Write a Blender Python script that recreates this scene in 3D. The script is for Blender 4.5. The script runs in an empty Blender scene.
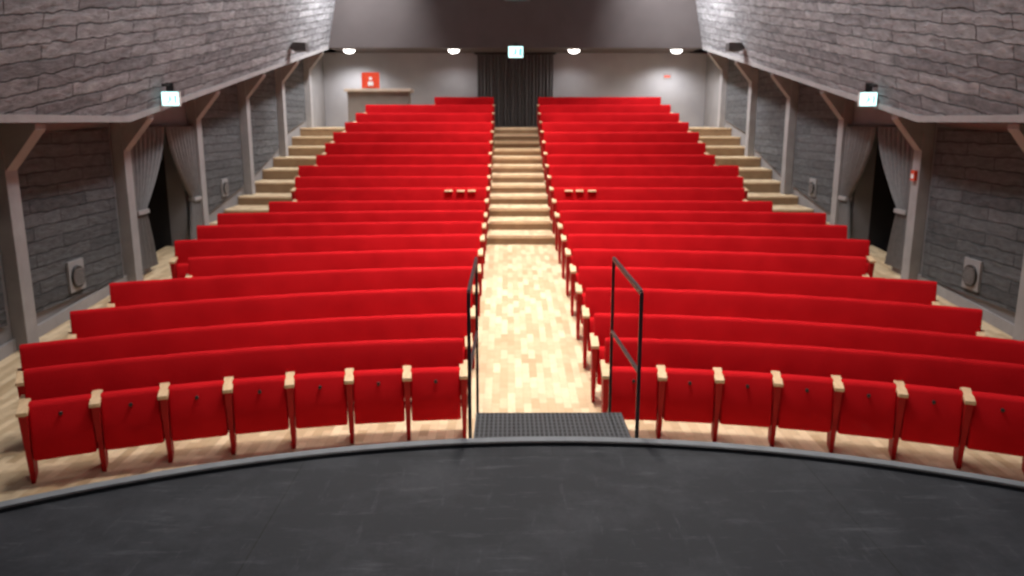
import bpy, bmesh, math, random
from mathutils import Vector, Matrix
random.seed(7)
scene = bpy.context.scene
scene.view_settings.view_transform = 'Standard'
scene.view_settings.look = 'None'

# ------------------------------------------------------------------ materials
def new_mat(name):
    m = bpy.data.materials.new(name); m.use_nodes = True
    nt = m.node_tree
    return m, nt, nt.nodes["Principled BSDF"]

def noise_mat(name, c1, c2, scale=5, rough=0.6, bump=0.1, bscale=None, sheen=0, metallic=0, detail=4, stretch=None, spec=0.5):
    m, nt, b = new_mat(name)
    N, L = nt.nodes, nt.links
    tc = N.new('ShaderNodeTexCoord')
    src = tc.outputs['Object']
    if stretch:
        mp = N.new('ShaderNodeMapping'); mp.inputs['Scale'].default_value = stretch
        L.new(src, mp.inputs['Vector']); src = mp.outputs['Vector']
    n = N.new('ShaderNodeTexNoise'); n.inputs['Scale'].default_value = scale; n.inputs['Detail'].default_value = detail
    L.new(src, n.inputs['Vector'])
    r = N.new('ShaderNodeValToRGB')
    r.color_ramp.elements[0].position = 0.3; r.color_ramp.elements[1].position = 0.7
    r.color_ramp.elements[0].color = (*c1, 1); r.color_ramp.elements[1].color = (*c2, 1)
    L.new(n.outputs['Fac'], r.inputs['Fac']); L.new(r.outputs['Color'], b.inputs['Base Color'])
    b.inputs['Roughness'].default_value = rough
    b.inputs['Metallic'].default_value = metallic
    b.inputs['Specular IOR Level'].default_value = spec
    if sheen: 
        b.inputs['Sheen Weight'].default_value = sheen
        b.inputs['Sheen Tint'].default_value = (1, .15, .1, 1)
    if bump:
        n2 = N.new('ShaderNodeTexNoise'); n2.inputs['Scale'].default_value = bscale or scale*6
        L.new(src, n2.inputs['Vector'])
        bp = N.new('ShaderNodeBump'); bp.inputs['Strength'].default_value = bump; bp.inputs['Distance'].default_value = .02
        L.new(n2.outputs['Fac'], bp.inputs['Height']); L.new(bp.outputs['Normal'], b.inputs['Normal'])
    return m

def block_mat(name, c1, c2, mortar, bw, rh, ms=0.012, slope=0.0, axes='YZ', rough=0.85, bump=0.6, nscale=6, offset=0.5, dark=0.5, wob=.03):
    m, nt, b = new_mat(name)
    N, L = nt.nodes, nt.links
    tc = N.new('ShaderNodeTexCoord')
    sp = N.new('ShaderNodeSeparateXYZ'); L.new(tc.outputs['Object'], sp.inputs[0])
    cb = N.new('ShaderNodeCombineXYZ')
    if axes == 'YZ':
        mu = N.new('ShaderNodeMath'); mu.operation = 'MULTIPLY'; mu.inputs[1].default_value = -slope
        L.new(sp.outputs['Y'], mu.inputs[0])
        ad = N.new('ShaderNodeMath'); ad.operation = 'ADD'
        L.new(sp.outputs['Z'], ad.inputs[0]); L.new(mu.outputs[0], ad.inputs[1])
        L.new(sp.outputs['Y'], cb.inputs[0]); L.new(ad.outputs[0], cb.inputs[1])
    elif axes == 'YX':
        L.new(sp.outputs['Y'], cb.inputs[0]); L.new(sp.outputs['X'], cb.inputs[1])
    else:
        L.new(sp.outputs['X'], cb.inputs[0]); L.new(sp.outputs['Y'], cb.inputs[1])
    br = N.new('ShaderNodeTexBrick')
    br.offset = offset
    br.inputs['Color1'].default_value = (*c1, 1); br.inputs['Color2'].default_value = (*c2, 1)
    br.inputs['Mortar'].default_value = (*mortar, 1)
    br.inputs['Scale'].default_value = 1; br.inputs['Brick Width'].default_value = bw
    br.inputs['Row Height'].default_value = rh; br.inputs['Mortar Size'].default_value = ms
    br.inputs['Mortar Smooth'].default_value = 0.8
    stone = bump > .3
    nw = N.new('ShaderNodeTexNoise'); nw.inputs['Scale'].default_value = 4; nw.inputs['Detail'].default_value = 3
    L.new(cb.outputs[0], nw.inputs['Vector'])
    mixv = N.new('ShaderNodeMix'); mixv.data_type = 'RGBA'; mixv.blend_type = 'LINEAR_LIGHT'
    mixv.inputs['Factor'].default_value = wob if stone else 0.0
    L.new(cb.outputs[0], mixv.inputs['A']); L.new(nw.outputs['Color'], mixv.inputs['B'])
    L.new(mixv.outputs['Result'], br.inputs['Vector'])
    n = N.new('ShaderNodeTexNoise'); n.inputs['Scale'].default_value = nscale; n.inputs['Detail'].default_value = 7
    n.inputs['Roughness'].default_value = .7
    if stone:   # stretch the chips along the courses
        mp = N.new('ShaderNodeMapping'); mp.inputs['Scale'].default_value = (.55, 1.6, 1)
        L.new(cb.outputs[0], mp.inputs['Vector']); L.new(mp.outputs[0], n.inputs['Vector'])
    else:
        L.new(tc.outputs['Object'], n.inputs['Vector'])
    r = N.new('ShaderNodeValToRGB')
    r.color_ramp.elements[0].position = .3; r.color_ramp.elements[1].position = .7
    r.color_ramp.elements[0].color = (dark, dark, dark, 1); r.color_ramp.elements[1].color = (1, 1, 1, 1)
    L.new(n.outputs['Fac'], r.inputs['Fac'])
    mx = N.new('ShaderNodeMix'); mx.data_type = 'RGBA'; mx.blend_type = 'MULTIPLY'; mx.inputs['Factor'].default_value = 1
    L.new(br.outputs['Color'], mx.inputs['A']); L.new(r.outputs['Color'], mx.inputs['B'])
    L.new(mx.outputs['Result'], b.inputs['Base Color'])
    b.inputs['Roughness'].default_value = rough
    b.inputs['Specular IOR Level'].default_value = .2 if stone else .5
    if bump:
        sb = N.new('ShaderNodeMath'); sb.operation = 'SUBTRACT'
        L.new(n.outputs['Fac'], sb.inputs[0]); L.new(br.outputs['Fac'], sb.inputs[1])
        bp = N.new('ShaderNodeBump'); bp.inputs['Strength'].default_value = bump; bp.inputs['Distance'].default_value = .08 if stone else .03
        L.new(sb.outputs[0], bp.inputs['Height']); L.new(bp.outputs['Normal'], b.inputs['Normal'])
    return m

def emit_mat(name, col, s):
    m, nt, b = new_mat(name)
    b.inputs['Base Color'].default_value = (*col, 1)
    b.inputs['Emission Color'].default_value = (*col, 1); b.inputs['Emission Strength'].default_value = s
    return m

M_red = noise_mat('red_upholstery', (.48, .005, .009), (.58, .008, .013), 3, .9, .25, 120, sheen=.08, spec=.08)
M_redp = noise_mat('red_side_panel', (.34, .004, .006), (.40, .006, .008), 4, .6, 0, spec=.2)
M_oak = noise_mat('oak_armrest', (.62, .42, .24), (.80, .58, .36), 8, .4, .05, stretch=(6, 1, 6))
M_floor = block_mat('oak_parquet', (.84, .66, .44), (.54, .38, .22), (.42, .30, .17), .26, .075, .0015, axes='YX', rough=.4, bump=.05, nscale=8, dark=.8)
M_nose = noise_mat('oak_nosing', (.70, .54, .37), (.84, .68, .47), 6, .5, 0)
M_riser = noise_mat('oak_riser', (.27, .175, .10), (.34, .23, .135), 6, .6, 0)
M_block = block_mat('split_face_blocks', (.47, .46, .48), (.27, .263, .28), (.09, .087, .093), 1.3, .155, .010, slope=.16, nscale=6, bump=1.0, dark=.34, wob=.045)
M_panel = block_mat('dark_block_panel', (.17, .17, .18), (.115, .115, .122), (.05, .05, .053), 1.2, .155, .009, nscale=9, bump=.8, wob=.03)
M_plas = noise_mat('grey_plaster', (.19, .182, .188), (.225, .215, .22), 2, .85, .1)
M_conc = noise_mat('light_concrete', (.27, .255, .255), (.33, .315, .315), 4, .8, .15)
M_rear = noise_mat('rear_plaster', (.34, .34, .37), (.38, .38, .41), 2, .85, .05)
M_brown = noise_mat('dark_brown_fascia', (.085, .07, .07), (.10, .084, .083), 1.5, .75, .05)
M_lip = noise_mat('stage_edge_metal', (.24, .25, .265), (.30, .31, .325), 10, .5, 0, metallic=.1)
M_black = noise_mat('black_steel', (.014, .013, .014), (.024, .022, .023), 10, .4, 0)
M_rail = noise_mat('rail_steel', (.035, .028, .032), (.05, .04, .045), 10, .4, 0)
M_dark = noise_mat('dark_void', (.012, .010, .010), (.016, .014, .014), 2, .9, 0)
M_curt = noise_mat('grey_curtain_cloth', (.15, .145, .145), (.19, .18, .18), 12, .9, .1)
M_curtd = noise_mat('dark_curtain_cloth', (.095, .09, .095), (.12, .115, .12), 12, .9, .1)
M_desk = noise_mat('desk_laminate', (.20, .175, .16), (.24, .21, .19), 3, .6, 0)
M_desktop = noise_mat('desk_top', (.50, .42, .33), (.58, .48, .38), 3, .5, 0)
M_vent = noise_mat('vent_plate', (.26, .25, .255), (.30, .29, .295), 5, .6, 0)
M_white = noise_mat('white_paint', (.7, .7, .7), (.8, .8, .8), 5, .5, 0)
M_redsign = noise_mat('red_poster', (.60, .04, .01), (.70, .06, .015), 5, .6, 0)
M_ceil = noise_mat('ceiling_paint', (.10, .095, .10), (.13, .125, .13), 2, .9, 0)
M_spk = noise_mat('speaker_body', (.05, .045, .045), (.07, .06, .06), 6, .7, 0)
M_lamp = emit_mat('lamp_glow', (1, .97, .93), 9)
M_exit = emit_mat('exit_sign_light', (.55, 1.0, .99), 2.3)
M_exitg = emit_mat('exit_sign_green', (.05, .62, .52), 1.2)

# stage floor
m, nt, b = new_mat('black_stage_boards'); N, L = nt.nodes, nt.links
tc = N.new('ShaderNodeTexCoord')
br = N.new('ShaderNodeTexBrick'); br.inputs['Scale'].default_value = 1; br.inputs['Brick Width'].default_value = 2.4
br.inputs['Row Height'].default_value = 1.2; br.inputs['Mortar Size'].default_value = .003
br.inputs['Color1'].default_value = (.026, .027, .032, 1); br.inputs['Color2'].default_value = (.032, .033, .039, 1)
br.inputs['Mortar'].default_value = (.014, .014, .015, 1)
L.new(tc.outputs['Object'], br.inputs['Vector'])
def streak(scale, stretch, p0, p1, col):
    mp = N.new('ShaderNodeMapping'); mp.inputs['Scale'].default_value = stretch; mp.inputs['Rotation'].default_value = (0, 0, random.uniform(-.4, .4))
    L.new(tc.outputs['Object'], mp.inputs['Vector'])
    n = N.new('ShaderNodeTexNoise'); n.inputs['Scale'].default_value = scale; n.inputs['Detail'].default_value = 9; n.inputs['Roughness'].default_value = .72
    L.new(mp.outputs[0], n.inputs['Vector'])
    r = N.new('ShaderNodeValToRGB'); r.color_ramp.elements[0].position = p0; r.color_ramp.elements[1].position = p1
    r.color_ramp.elements[0].color = (0, 0, 0, 1); r.color_ramp.elements[1].color = col
    L.new(n.outputs['Fac'], r.inputs['Fac']); return r.outputs['Color']
prev = br.outputs['Color']
for a in (streak(2.2, (1, 1, 1), .46, .78, (.075, .075, .082, 1)), streak(3, (1, 5, 1), .56, .68, (.07, .07, .075, 1)), streak(3, (6, 1, 1), .58, .70, (.06, .06, .065, 1))):
    mx = N.new('ShaderNodeMix'); mx.data_type = 'RGBA'; mx.blend_type = 'ADD'; mx.inputs['Factor'].default_value = .6
    L.new(prev, mx.inputs['A']); L.new(a, mx.inputs['B']); prev = mx.outputs['Result']
L.new(prev, b.inputs['Base Color'])
b.inputs['Roughness'].default_value = .55
b.inputs['Specular IOR Level'].default_value = .35
M_stage = m
# stair grating
m, nt, b = new_mat('black_grating'); N, L = nt.nodes, nt.links
tc = N.new('ShaderNodeTexCoord')
w = N.new('ShaderNodeTexBrick'); w.offset = 0; w.inputs['Scale'].default_value = 1; w.inputs['Brick Width'].default_value = .025; w.inputs['Row Height'].default_value = .05
w.inputs['Mortar Size'].default_value = .005; w.inputs['Color1'].default_value = (.012, .012, .013, 1); w.inputs['Color2'].default_value = (.018, .018, .019, 1); w.inputs['Mortar'].default_value = (.11, .11, .118, 1)
L.new(tc.outputs['Object'], w.inputs['Vector'])
L.new(w.outputs['Color'], b.inputs['Base Color']); b.inputs['Roughness'].default_value = .5
M_grate = m

# ------------------------------------------------------------------ builder
class B:
    def __init__(s): s.v = []; s.f = []; s.m = []; s.sm = []; s.mats = []
    def mi(s, mat):
        if mat not in s.mats: s.mats.append(mat)
        return s.mats.index(mat)
    def hexa(s, p, mat):
        o = len(s.v); s.v += [tuple(q) for q in p]; k = s.mi(mat)
        for f in ((0,3,2,1),(4,5,6,7),(0,1,5,4),(1,2,6,5),(2,3,7,6),(3,0,4,7)):
            s.f.append([o+i for i in f]); s.m.append(k); s.sm.append(False)
    def box(s, x0, x1, y0, y1, z0, z1, mat):
        s.hexa([(x0,y0,z0),(x1,y0,z0),(x1,y1,z0),(x0,y1,z0),(x0,y0,z1),(x1,y0,z1),(x1,y1,z1),(x0,y1,z1)], mat)
    def prism(s, ringa, ringb, mat, smooth=False, caps=True):
        s.loft([ringa, ringb], mat, smooth, caps)
    def loft(s, rings, mat, smooth=True, caps=True, closed=True):
        o = len(s.v); n = len(rings[0]); k = s.mi(mat)
        for r in rings: s.v += [tuple(q) for q in r]
        for i in range(len(rings)-1):
            for j in range(n if closed else n-1):
                a = o+i*n+j; b_ = o+i*n+(j+1) % n
                s.f.append([a, b_, b_+n, a+n]); s.m.append(k); s.sm.append(smooth)
        if caps:
            s.f.append([o+j for j in range(n)][::-1]); s.m.append(k); s.sm.append(False)
            e = o+(len(rings)-1)*n
            s.f.append([e+j for j in range(n)]); s.m.append(k); s.sm.append(False)
    def tube(s, a, b_, r, mat, n=12, r2=None):
        a = Vector(a); b_ = Vector(b_); d = (b_-a).normalized()
        u = d.orthogonal().normalized(); w = d.cross(u)
        r2 = r if r2 is None else r2
        ra = [a+(u*math.cos(t)+w*math.sin(t))*r for t in [2*math.pi*i/n for i in range(n)]]
        rb = [b_+(u*math.cos(t)+w*math.sin(t))*r2 for t in [2*math.pi*i/n for i in range(n)]]
        s.loft([ra, rb], mat, True, True)
    def obj(s, name, bevel=0, recalc=True):
        me = bpy.data.meshes.new(name); me.from_pydata(s.v, [], s.f); me.update()
        for mt in s.mats: me.materials.append(mt)
        for p, k, sm in zip(me.polygons, s.m, s.sm): p.material_index = k; p.use_smooth = sm
        if recalc:
            bm = bmesh.new(); bm.from_mesh(me); bmesh.ops.recalc_face_normals(bm, faces=bm.faces); bm.to_mesh(me); bm.free()
        o = bpy.data.objects.new(name, me); scene.collection.objects.link(o)
        if bevel:
            md = o.modifiers.new('bevel', 'BEVEL'); md.width = bevel; md.segments = 2; md.limit_method = 'ANGLE'; md.angle_limit = math.radians(50)
        return o

# ------------------------------------------------------------------ layout
NR = 19
Y = [6.45+.86*k for k in range(NR)]
TZ = {9: .62, 10: .76, 11: .92, 12: 1.09, 13: 1.31, 14: 1.53, 15: 1.75, 16: 1.97, 17: 2.19, 18: 2.41}
Y9 = Y[8]+.15
TOPZ = 2.41
YR = 24.3     # rear wall
XW = 5.7      # side wall face
def ramp(y):
    return 0 if y < 7.2 else (y-7.2)*.078
def floorz(y):
    if y < Y9: return ramp(y)
    for k in range(9, 19):
        if y < Y[k]+.15: return TZ[k]
    return TOPZ
def ze(y):
    if y < 10.5: return 2.63
    if y < 22.5: return 2.63+(y-10.5)/12*1.93
    return 4.56

def profile_side():
    pts = [(-7, 0), (7.2, 0), (Y9, ramp(Y9))]
    for k in range(9, 19):
        y0 = Y[k-1]+.15
        pts.append((y0, TZ[k])); pts.append((Y[k]+.15, TZ[k]))
    pts.append((YR, TOPZ)); return pts
bl = B()
def extrude_profile(bl, pts, x0, x1):
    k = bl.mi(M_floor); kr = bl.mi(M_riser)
    for (a, b_) in zip(pts[:-1], pts[1:]):
        if abs(a[0]-b_[0]) < 1e-6 and abs(a[1]-b_[1]) < 1e-6: continue
        o = len(bl.v)
        bl.v += [(x0, *a), (x1, *a), (x1, *b_), (x0, *b_)]
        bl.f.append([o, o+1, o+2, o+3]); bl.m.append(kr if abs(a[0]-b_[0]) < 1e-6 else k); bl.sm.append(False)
    for x in (x0, x1):
        o = len(bl.v); n = len(pts)
        bl.v += [(x, p[0], p[1]) for p in pts] + [(x, pts[-1][0], -.3), (x, pts[0][0], -.3)]
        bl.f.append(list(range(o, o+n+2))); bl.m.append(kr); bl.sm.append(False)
ps = []
for p in profile_side():
    if ps and abs(p[0]-ps[-1][0]) < 1e-6 and abs(p[1]-ps[-1][1]) < 1e-6: continue
    ps.append(p)
AX = .56
extrude_profile(bl, ps, -XW-.4, -AX)
extrude_profile(bl, ps, AX, XW+.4)
NS = 12; ys0 = 13.55; going = .70
pa = [(-7, 0), (7.2, 0), (ys0, ramp(ys0))]
zs0 = ramp(ys0); rise = (TOPZ-zs0)/NS
for i in range(NS):
    pa.append((ys0+going*i, zs0+rise*(i+1))); pa.append((ys0+going*(i+1), zs0+rise*(i+1)))
pa.append((YR, TOPZ))
extrude_profile(bl, pa, -AX, AX)
bl.obj('floor', recalc=False)
bn = B()
for i in range(NS):
    y = ys0+going*i; z = zs0+rise*(i+1)
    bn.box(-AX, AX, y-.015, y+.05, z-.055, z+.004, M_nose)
for k in range(9, 19):
    y = Y[k-1]+.15
    for s in (-1, 1):
        a, b_ = sorted((s*3.9, s*(XW-.02)))
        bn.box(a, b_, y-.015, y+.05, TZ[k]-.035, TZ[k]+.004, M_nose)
bn.obj('trim_1')

# ------------------------------------------------------------------ stage
RS, CY = 4.4, -.62
arc = [(RS*math.sin(t), CY+RS*math.cos(t)) for t in [math.radians(-88+176*i/96) for i in range(97)]]
bs = B()
poly = [(-XW, -7), (XW, -7), (XW, CY+.1)] + arc[::-1] + [(-XW, CY+.1)]
bs.prism([(x, y, .02) for x, y in poly], [(x, y, .995) for x, y in poly], M_stage)
bs.obj('stage_floor')
bs = B()
rin, rout = RS-.035, RS+.03
rings = []
for t in [math.radians(-86+172*i/96) for i in range(97)]:
    sx, cy = math.sin(t), math.cos(t)
    rings.append([(R*sx, CY+R*cy, z) for R, z in ((rin, .996), (rin, 1.008), (rout, 1.008), (rout, .90), (RS+.005, .90), (RS+.005, .996))])
bs.loft(rings, M_lip, False, True)
rings = []
for t in [math.radians(-86+172*i/96) for i in range(97)]:
    sx, cy = math.sin(t), math.cos(t)
    rings.append([(R*sx, CY+R*cy, z) for R, z in ((rin-.022, .996), (rin-.022, 1.012), (rin, 1.012), (rin, .996))])
bs.loft(rings, M_black, False, True)
bs.obj('trim_2')

# ------------------------------------------------------------------ stage steps + rails
st = B()
WL, WR = -.405, .435
yt = CY+RS+.035
treads = [(.95, yt, 4.30), (.72, 4.30, 4.58), (.48, 4.58, 4.86), (.24, 4.86, 5.14)]
for z, y0, y1 in treads:
    st.box(WL, WR, y0, y1, z-.04, z, M_grate)
    st.box(WL, WR, y1-.03, y1, z-.23 if z > .3 else 0, z-.04, M_black)
for a, b_ in ((WL, WL+.03), (WR-.03, WR)):
    st.hexa([(a, yt, .0), (b_, yt, .0), (b_, 5.14, 0), (a, 5.14, 0), (a, yt, .945), (b_, yt, .945), (b_, 5.14, .20), (a, 5.14, .20)], M_black)
st.obj('stage_steps')
for xn, xf in ((WL-.014, WL-.02), (WR+.02, WR+.03)):
    r_ = B()
    yn, yf = 3.88, 5.02; q = .009
    r_.box(xn-q, xn+q, yn-q, yn+q, 0, 1.755, M_rail)
    r_.box(xf-q, xf+q, yf-q, yf+q, 0, 1.73, M_rail)
    def bar(za, zb, h=.02):
        r_.hexa([(xn-q, yn, za-h), (xn+q, yn, za-h), (xf+q, yf, zb-h), (xf-q, yf, zb-h),
                 (xn-q, yn, za+h), (xn+q, yn, za+h), (xf+q, yf, zb+h), (xf-q, yf, zb+h)], M_rail)
    bar(1.75, 1.725, .014); bar(1.33, 1.24, .009)
    r_.obj('stair_handrail', bevel=.003)

# ------------------------------------------------------------------ seats
def back_profile():
    th = .085; pts = []
    zb, zt = .34, .81
    lean = lambda z: -(z-.40)*.20+.10
    for z in (zb, .42, .52, .62, .70): pts.append((lean(z)+th/2+.012*math.sin((z-zb)/(zt-zb)*math.pi), z))
    r = th/2; zc = zt-r
    for a in (10, 40, 70, 100, 130, 165):
        pts.append((lean(zc)+r*math.cos(math.radians(a)), zc+r*math.sin(math.radians(a))))
    for z in (.66, .5, zb): pts.append((lean(z)-th/2, z))
    return pts
def pad_profile(h):
    q = h-.60
    return [(.19, .17), (.30, .19), (.335, .23), (.315, .40), (.285, .585+q), (.265, .61+q), (.20, .615+q), (.175, .60+q), (.17, .4), (.175, .19)]
BP = back_profile()
RAD = [8.8, 8.8, 9.2, 10.5, 13, 18, 22, 26] + [60]*11
XL = [3.80, 4.22, 4.28, 4.38, 4.02, 4.55, 4.62, 4.66, 4.2, 3.98, 4.2, 4.35, 4.2, 4.2, 4.2, 4.1, 4.0, 3.9, 2.2]
XR = [4.15, 4.50, 4.22, 4.30, 4.05, 4.50, 4.60, 4.66, 4.2, 3.98, 4.2, 4.35, 4.1, 4.1, 4.15, 4.1, 4.05, 4.0, 3.9]
def make_row(k, s, xo):
    R = RAD[k]; yk = Y[k]; bz = floorz(yk-.1)
    if k == 0: bz = 0
    b_ = B()
    PH = .60 if k == 0 else .52
    def P(th, lat, d, z):
        x = (R-d)*math.sin(th)+lat*math.cos(th); y = yk-R+(R-d)*math.cos(th)-lat*math.sin(th)
        return (s*x, y, z)
    t0 = math.asin(.60/R); t1 = math.asin(xo/R)
    n = max(2, round((t1-t0)*R/.495)); dt = (t1-t0)/n
    def cushion(prof, stations, mat):
        cd = sum(p[0] for p in prof)/len(prof); cz = sum(p[1] for p in prof)/len(prof)
        rings = []
        for th, sc in stations:
            rings.append([P(th, 0, cd+(d-cd)*sc, bz+cz+(z-cz)*(1-(1-sc)*.35)) for d, z in prof])
        b_.loft(rings, mat, True, True)
    def seat_st(ta, tb, gap):
        ta += gap/R; tb -= gap/R
        return [(ta+(tb-ta)*u, sc) for u, sc in ((0, .90), (.02, .975), (.06, 1), (.5, 1.0), (.94, 1), (.98, .975), (1, .90))]
    stn = [(t0, .88), (t0+.012/R, .97)]
    for i in range(n):
        ta, tb = t0+i*dt, t0+(i+1)*dt
        if i: stn += [(ta, .94)]
        stn += [(ta+.035/R, 1.0), ((ta+tb)/2, 1.02), (tb-.035/R, 1.0)]
    stn += [(t1-.012/R, .97), (t1, .88)]
    cushion(BP, stn, M_red)
    PP = pad_profile(PH)
    for i in range(n):
        ta, tb = t0+i*dt, t0+(i+1)*dt
        cushion(PP, seat_st(ta, tb, .030), M_red)
        tm = (ta+tb)/2
        b_.tube(P(ta, 0, .16, bz+.30), P(tb, 0, .16, bz+.30), .018, M_black, 8)
        b_.tube(P(tm, 0, .285, bz+PH-.075), P(tm, 0, .312, bz+PH-.075), .014, M_black, 10)
    for i in range(n+1):
        th = t0+i*dt
        def fz(d, lat=0):
            return floorz(P(th, lat, d, 0)[1])
        h = .585 if (k == 0 or i in (0, n)) else .50
        fb = [P(th, -.015, .05, fz(.05)), P(th, .015, .05, fz(.05)), P(th, .015, .25, fz(.25)), P(th, -.015, .25, fz(.25))]
        ft = [P(th, -.027, -.0, bz+h), P(th, .027, -.0, bz+h), P(th, .027, .37, bz+h-.02), P(th, -.027, .37, bz+h-.02)]
        b_.hexa(fb+ft, M_redp)
        cb = [P(th, -.036, .02, bz+h), P(th, .036, .02, bz+h), P(th, .036, .39, bz+h-.021), P(th, -.036, .39, bz+h-.021)]
        ct = [P(th, -.036, .02, bz+h+.03), P(th, .036, .02, bz+h+.03), P(th, .036, .39, bz+h+.008), P(th, -.036, .39, bz+h+.008)]
        b_.hexa(cb+ct, M_oak)
    if k == 9:
        for u in (.55, .95, 1.4):
            th = t0+u*dt
            b_.hexa([P(th, -.07, .06, bz+.75), P(th, .07, .06, bz+.75), P(th, .07, .16, bz+.74), P(th, -.07, .16, bz+.74),
                     P(th, -.07, .06, bz+.77), P(th, .07, .06, bz+.77), P(th, .07, .16, bz+.76), P(th, -.07, .16, bz+.76)], M_oak)
    b_.obj('theatre_seat_row', bevel=.004)
for k in range(NR):
    make_row(k, -1, XL[k]); make_row(k, 1, XR[k])

# ------------------------------------------------------------------ side walls
PY = [5.8, 8.55, 11.2, 13.9, 16.6, 19.3, 22.0]
H = 8.5
D0, D1, DZ = 11.85, 13.45, 2.42
for s, nm in ((-1, 'left'), (1, 'right')):
    w = B()
    def bx(xa, xb, *a):
        lo, hi = sorted((s*xa, s*xb)); w.box(lo, hi, *a)
    bx(XW, XW+.3, -7, D0, -.3, 5, M_plas)
    bx(XW, XW+.3, D1, YR+.3, -.3, 5, M_plas)
    bx(XW, XW+.3, D0, D1, DZ, 5, M_plas)
    bx(XW+.3, XW+1.5, D0-.1, D0, 0, 2.6, M_dark); bx(XW+.3, XW+1.5, D1, D1+.1, 0, 2.6, M_dark)
    bx(XW+1.5, XW+1.6, D0-.1, D1+.1, 0, 2.6, M_dark); bx(XW+.3, XW+1.6, D0-.1, D1+.1, DZ, DZ+.1, M_dark)
    bx(XW+.3, XW+1.6, D0-.1, D1+.1, .2, .38, M_dark)
    def ring(y):
        e = ze(y); xi = 5.15
        top = xi-.2*(H-e)
        return [(s*xi, y, e), (s*(XW+.05), y, e), (s*(XW+.05), y, H), (s*top, y, H)]
    w.loft([ring(y) for y in (-7, 10.5, 14, 18, 22.5, YR+.3)], M_block, False, True)
    a, c = sorted((s*(XW-.035), s*(XW)))
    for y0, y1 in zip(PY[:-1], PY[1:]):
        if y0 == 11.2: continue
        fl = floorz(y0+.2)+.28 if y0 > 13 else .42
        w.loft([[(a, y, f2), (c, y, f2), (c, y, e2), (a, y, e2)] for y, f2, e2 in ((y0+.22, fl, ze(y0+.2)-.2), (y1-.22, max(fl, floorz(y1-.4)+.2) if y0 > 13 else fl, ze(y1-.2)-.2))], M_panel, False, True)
    w.obj('wall_'+nm)
    t = B()
    def r2(y):
        e = ze(y)
        return [(s*5.13, y, e-.05), (s*5.7, y, e-.05), (s*5.7, y, e), (s*5.13, y, e+.03)]
    t.loft([r2(y) for y in (-7, 10.5, 22.5)], M_conc, False, True)
    t.loft([[(s*(XW-.03), y, ramp(y)), (s*XW, y, ramp(y)), (s*XW, y, ramp(y)+.14), (s*(XW-.03), y, ramp(y)+.14)] for y in (-7, 7.2, D0)], M_conc, False, True)
    t.obj('baseboard_'+nm)
    for y in PY:
        p = B(); e = ze(y)-.06; f = floorz(y+.1) if y > 13.5 else ramp(y-.1)
        a, c = sorted((s*(XW-.16), s*XW))
        p.box(a, c, y-.11, y+.11, f, e, M_conc)
        tri = lambda yy: [(s*(XW-.16), yy, e-.5), (s*(XW-.16), yy, e), (s*5.17, yy, e), (s*5.17, yy, e-.06)]
        p.loft([tri(y-.10), tri(y+.10)], M_conc, False, True)
        p.obj('wall_pilaster', bevel=.008)
    c = B()
    c.tube((s*(XW-.08), 11.35, 2.52), (s*(XW-.08), 13.75, 2.52), .018, M_black)
    def drape(yfix, yopen, sg):
        rings = []
        nz = 22; npl = 60
        for j in range(nz+1):
            u = j/nz; z = 2.5+(ramp(12.5)+.03-2.5)*u
            tie = .58
            if u < tie: wdt = 1-(u/tie)**1.6*.74
            else: wdt = .26+((u-tie)/(1-tie))**.8*.20
            row = []
            for i in range(npl+1):
                q = i/npl
                yy = yfix+(yopen-yfix)*q*wdt
                row.append((s*(XW-.10-.035*math.sin(q*math.pi*16)), yy, z))
            rings.append(row)
        c.loft(rings, M_curt, True, False, closed=False)
        zt = 2.5+(ramp(12.5)-2.5)*.58; ye = yfix+(yopen-yfix)*.27
        a, b2 = sorted((yfix-.01*sg, ye)); x0, x1 = sorted((s*(XW-.16), s*(XW-.04)))
        c.box(x0, x1, a, b2, zt-.03, zt+.03, M_conc)
    drape(11.38, 12.62, 1); drape(13.74, 12.66, -1)
    c.obj('door_curtain', recalc=False)
    # exit sign
    g = B(); ey, ez, ex = (11.45, 2.90, 4.98) if s < 0 else (11.65, 2.90, 4.98)
    w2, h2 = .115, .09
    def gb(xa, xb, *aa):
        g.box(s*ex+xa, s*ex+xb, *aa)
    gb(-w2-.012, w2+.012, ey, ey+.05, ez-h2-.012, ez+h2+.012, M_white)
    gb(-w2, w2, ey-.006, ey, ez-h2, ez+h2, M_exit)
    gb(-.015, .005, ey-.009, ey-.006, ez-.035, ez+.025, M_exitg); gb(-.01, .01, ey-.009, ey-.006, ez+.03, ez+.05, M_exitg)
    gb(.005, .035, ey-.009, ey-.006, ez-.01, ez+.004, M_exitg); gb(-.045, -.015, ey-.009, ey-.006, ez-.055, ez-.035, M_exitg)
    gb(.065, .085, ey-.009, ey-.006, ez-.06, ez+.05, M_exitg)
    gb(-.05, .05, ey+.01, ey+.04, ez+h2+.01, ez+h2+.13, M_black)
    g.tube((s*ex, ey+.025, ez+h2+.10), (s*(5.12), ey+.025, ez+h2+.10), .02, M_black)
    g.obj('exit_sign')
    for vy, vz, vr in ((9.75, .68, .14), (15.2, 1.33, .12)):
        v = B(); x0 = XW-.036
        a, c2 = sorted((s*(x0-.03), s*x0)); q = vr*1.25
        v.box(a, c2, vy-q, vy+q, vz-q, vz+q*1.2, M_vent)
        v.tube((s*(x0-.03), vy, vz), (s*(x0-.055), vy, vz), vr, M_black, 28)
        for i in range(-3, 4):
            hh = vr*.86*math.sqrt(max(0, 1-(i/4)**2)); xx = sorted((s*(x0-.055), s*(x0-.060)))
            v.box(xx[0], xx[1], vy-hh, vy+hh, vz+i*vr*.22-.004, vz+i*vr*.22+.004, M_vent)
        v.obj('ventilation_grille')
    sp = B(); yy = 18.3; e = ze(yy)
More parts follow.
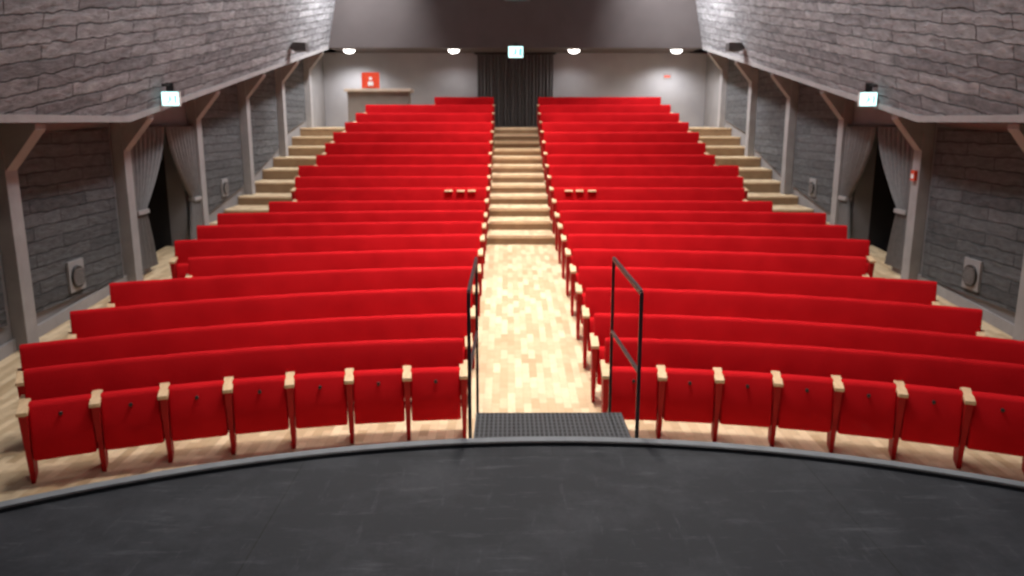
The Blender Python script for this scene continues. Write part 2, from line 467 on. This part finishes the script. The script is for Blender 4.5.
    a, c2 = sorted((s*4.72, s*5.02)); sp.box(a, c2, yy, yy+.3, e+.24, e+.42, M_spk)
    a, c2 = sorted((s*4.98, s*5.12)); sp.box(a, c2, yy+.1, yy+.2, e+.28, e+.38, M_spk)
    sp.obj('wall_loudspeaker', bevel=.01)

f = B(); f.box(XW-.2, XW-.16, 11.14, 11.25, 1.77, 1.91, M_redsign); f.box(XW-.205, XW-.2, 11.16, 11.23, 1.80, 1.86, M_white); f.obj('fire_alarm_call_point')

# rear wall, fascia, soffit, ceiling, stage-side wall
w = B(); w.box(-XW-.3, XW+.3, YR, YR+.3, -.3, H, M_rear); w.obj('wall_rear')
w = B()
w.box(-5.7, 5.7, 22.6, 22.85, 4.56, H, M_brown)
w.box(-5.7, 5.7, 22.85, YR, 4.56, 4.66, M_brown)
w.obj('wall_fascia')
w = B(); w.box(-XW-.3, XW+.3, -7, YR+.3, H, H+.2, M_ceil); w.obj('ceiling')
w = B(); w.box(-XW-.3, XW+.3, -7.3, -7, -.3, H+.2, M_dark); w.obj('wall_stage')
w = B(); w.box(-.3, .3, 19.0, 19.4, 5.33, 5.58, M_black); w.tube((.0, 18.97, 5.45), (0, 19.0, 5.45), .07, M_vent, 16); w.box(-.03, .03, 19.15, 19.25, 5.58, H, M_black); w.obj('ceiling_projector')

c = B(); rings = []
for j in range(9):
    z = TOPZ+.02+(4.5-TOPZ-.02)*j/8
    rings.append([(-1.12+2.24*i/220, YR-.14-.035*math.sin(i/220*math.pi*44)-.015*math.sin(i*.31+j*.2), z) for i in range(221)])
c.loft(rings, M_curtd, True, False, closed=False)
c.box(-1.2, 1.2, YR-.2, YR-.04, 4.5, 4.555, M_black)
c.obj('rear_curtain', recalc=False)

for x in (-4.66, -1.73, 1.64, 4.52):
    l = B(); l.tube((x, 23.0, 4.56), (x, 23.0, 4.53), .18, M_white, 24); l.tube((x, 23.0, 4.53), (x, 23.0, 4.49), .16, M_lamp, 24, r2=.14); l.tube((x, 23.0, 4.49), (x, 23.0, 4.45), .14, M_lamp, 24, r2=.08)
    l.obj('ceiling_downlight')
    ld = bpy.data.lights.new('soffit_lamp_light', 'SPOT'); ld.energy = 150 if abs(x) > 3 else 35; ld.spot_size = math.radians(150); ld.spot_blend = .8; ld.shadow_soft_size = .1; ld.color = (1, .97, .95)
    lo = bpy.data.objects.new('soffit_lamp_light', ld); lo.location = (x, 23.5, 4.42); scene.collection.objects.link(lo)

g = B(); ey, ez = 22.5, 4.44
g.box(-.21, .21, ey, ey+.07, ez-.16, ez+.16, M_white); g.box(-.19, .19, ey-.008, ey, ez-.14, ez+.14, M_exit)
g.box(-.03, .02, ey-.012, ey-.008, ez-.06, ez+.05, M_exitg); g.box(-.02, .02, ey-.012, ey-.008, ez+.06, ez+.09, M_exitg)
g.box(.10, .16, ey-.012, ey-.008, ez-.1, ez+.1, M_exitg); g.box(-.10, -.03, ey-.012, ey-.008, ez-.08, ez-.05, M_exitg)
g.box(-.05, .05, ey+.01, ey+.1, ez+.16, ez+.24, M_black)
g.obj('exit_sign')

d = B(); d.box(-4.55, -2.9, 21.9, 22.5, TOPZ, 3.36, M_desk); d.box(-4.62, -2.82, 21.82, 22.56, 3.36, 3.44, M_desktop)
d.obj('control_desk', bevel=.006)
p = B(); p.box(-4.20, -3.72, 22.2, 22.23, 3.46, 3.88, M_redsign)
p.box(-4.03, -3.89, 22.19, 22.2, 3.53, 3.64, M_white); p.tube((-3.96, 22.19, 3.72), (-3.96, 22.2, 3.72), .045, M_white)
p.box(-4.1, -3.82, 22.15, 22.3, 3.44, 3.46, M_black)
p.obj('red_notice_board')
p = B(); p.box(4.42, 4.66, YR-.02, YR, 3.80, 3.97, M_vent); p.box(4.45, 4.63, YR-.024, YR-.02, 3.86, 3.91, M_redsign); p.obj('wall_notice')

# ------------------------------------------------------------------ lights
def area(name, loc, size, e, rot=(0, 0, 0), col=(1, .955, .90), spread=180, sy=None):
    ld = bpy.data.lights.new(name, 'AREA'); ld.energy = e; ld.size = size; ld.color = col; ld.spread = math.radians(spread)
    if sy: ld.shape = 'RECTANGLE'; ld.size_y = sy
    o = bpy.data.objects.new(name, ld); o.location = loc; o.rotation_euler = rot; scene.collection.objects.link(o)
for y in (7.0, 10.5, 14.5, 18.5):
    for x in (-2.4, 0, 2.4):
        area('house_light', (x, y, 8.2), .5, 42 if x else 116, spread=110 if x else 75)
area('stage_work_light', (0, 1.0, 8.2), 1.5, 78, col=(.86, .92, 1), spread=120)
for s in (-1, 1):
    area('wall_washer', (s*2.8, 20.5, 7.9), .4, 430, rot=(0, s*math.radians(-45), 0), sy=3, col=(.98, .985, 1), spread=130)
    area('wall_washer', (s*1.6, 12.0, 8.2), .4, 185, rot=(0, s*math.radians(-45), 0), sy=8, col=(.96, .975, 1), spread=120)
wd = bpy.data.worlds.new('world'); scene.world = wd; wd.use_nodes = True
wd.node_tree.nodes['Background'].inputs[0].default_value = (.5, .5, .55, 1); wd.node_tree.nodes['Background'].inputs[1].default_value = .02

# ------------------------------------------------------------------ camera
cd = bpy.data.cameras.new('camera'); cd.lens = 27.7; cd.sensor_width = 36; cd.clip_start = .05
cd.dof.use_dof = True; cd.dof.focus_distance = 1.0; cd.dof.aperture_fstop = 8.0
cam = bpy.data.objects.new('camera', cd); scene.collection.objects.link(cam)
cam.location = (-.22, 0, 2.6)
cam.rotation_mode = 'XYZ'
cam.rotation_euler = (math.radians(78), 0, math.radians(-.3))
scene.camera = cam
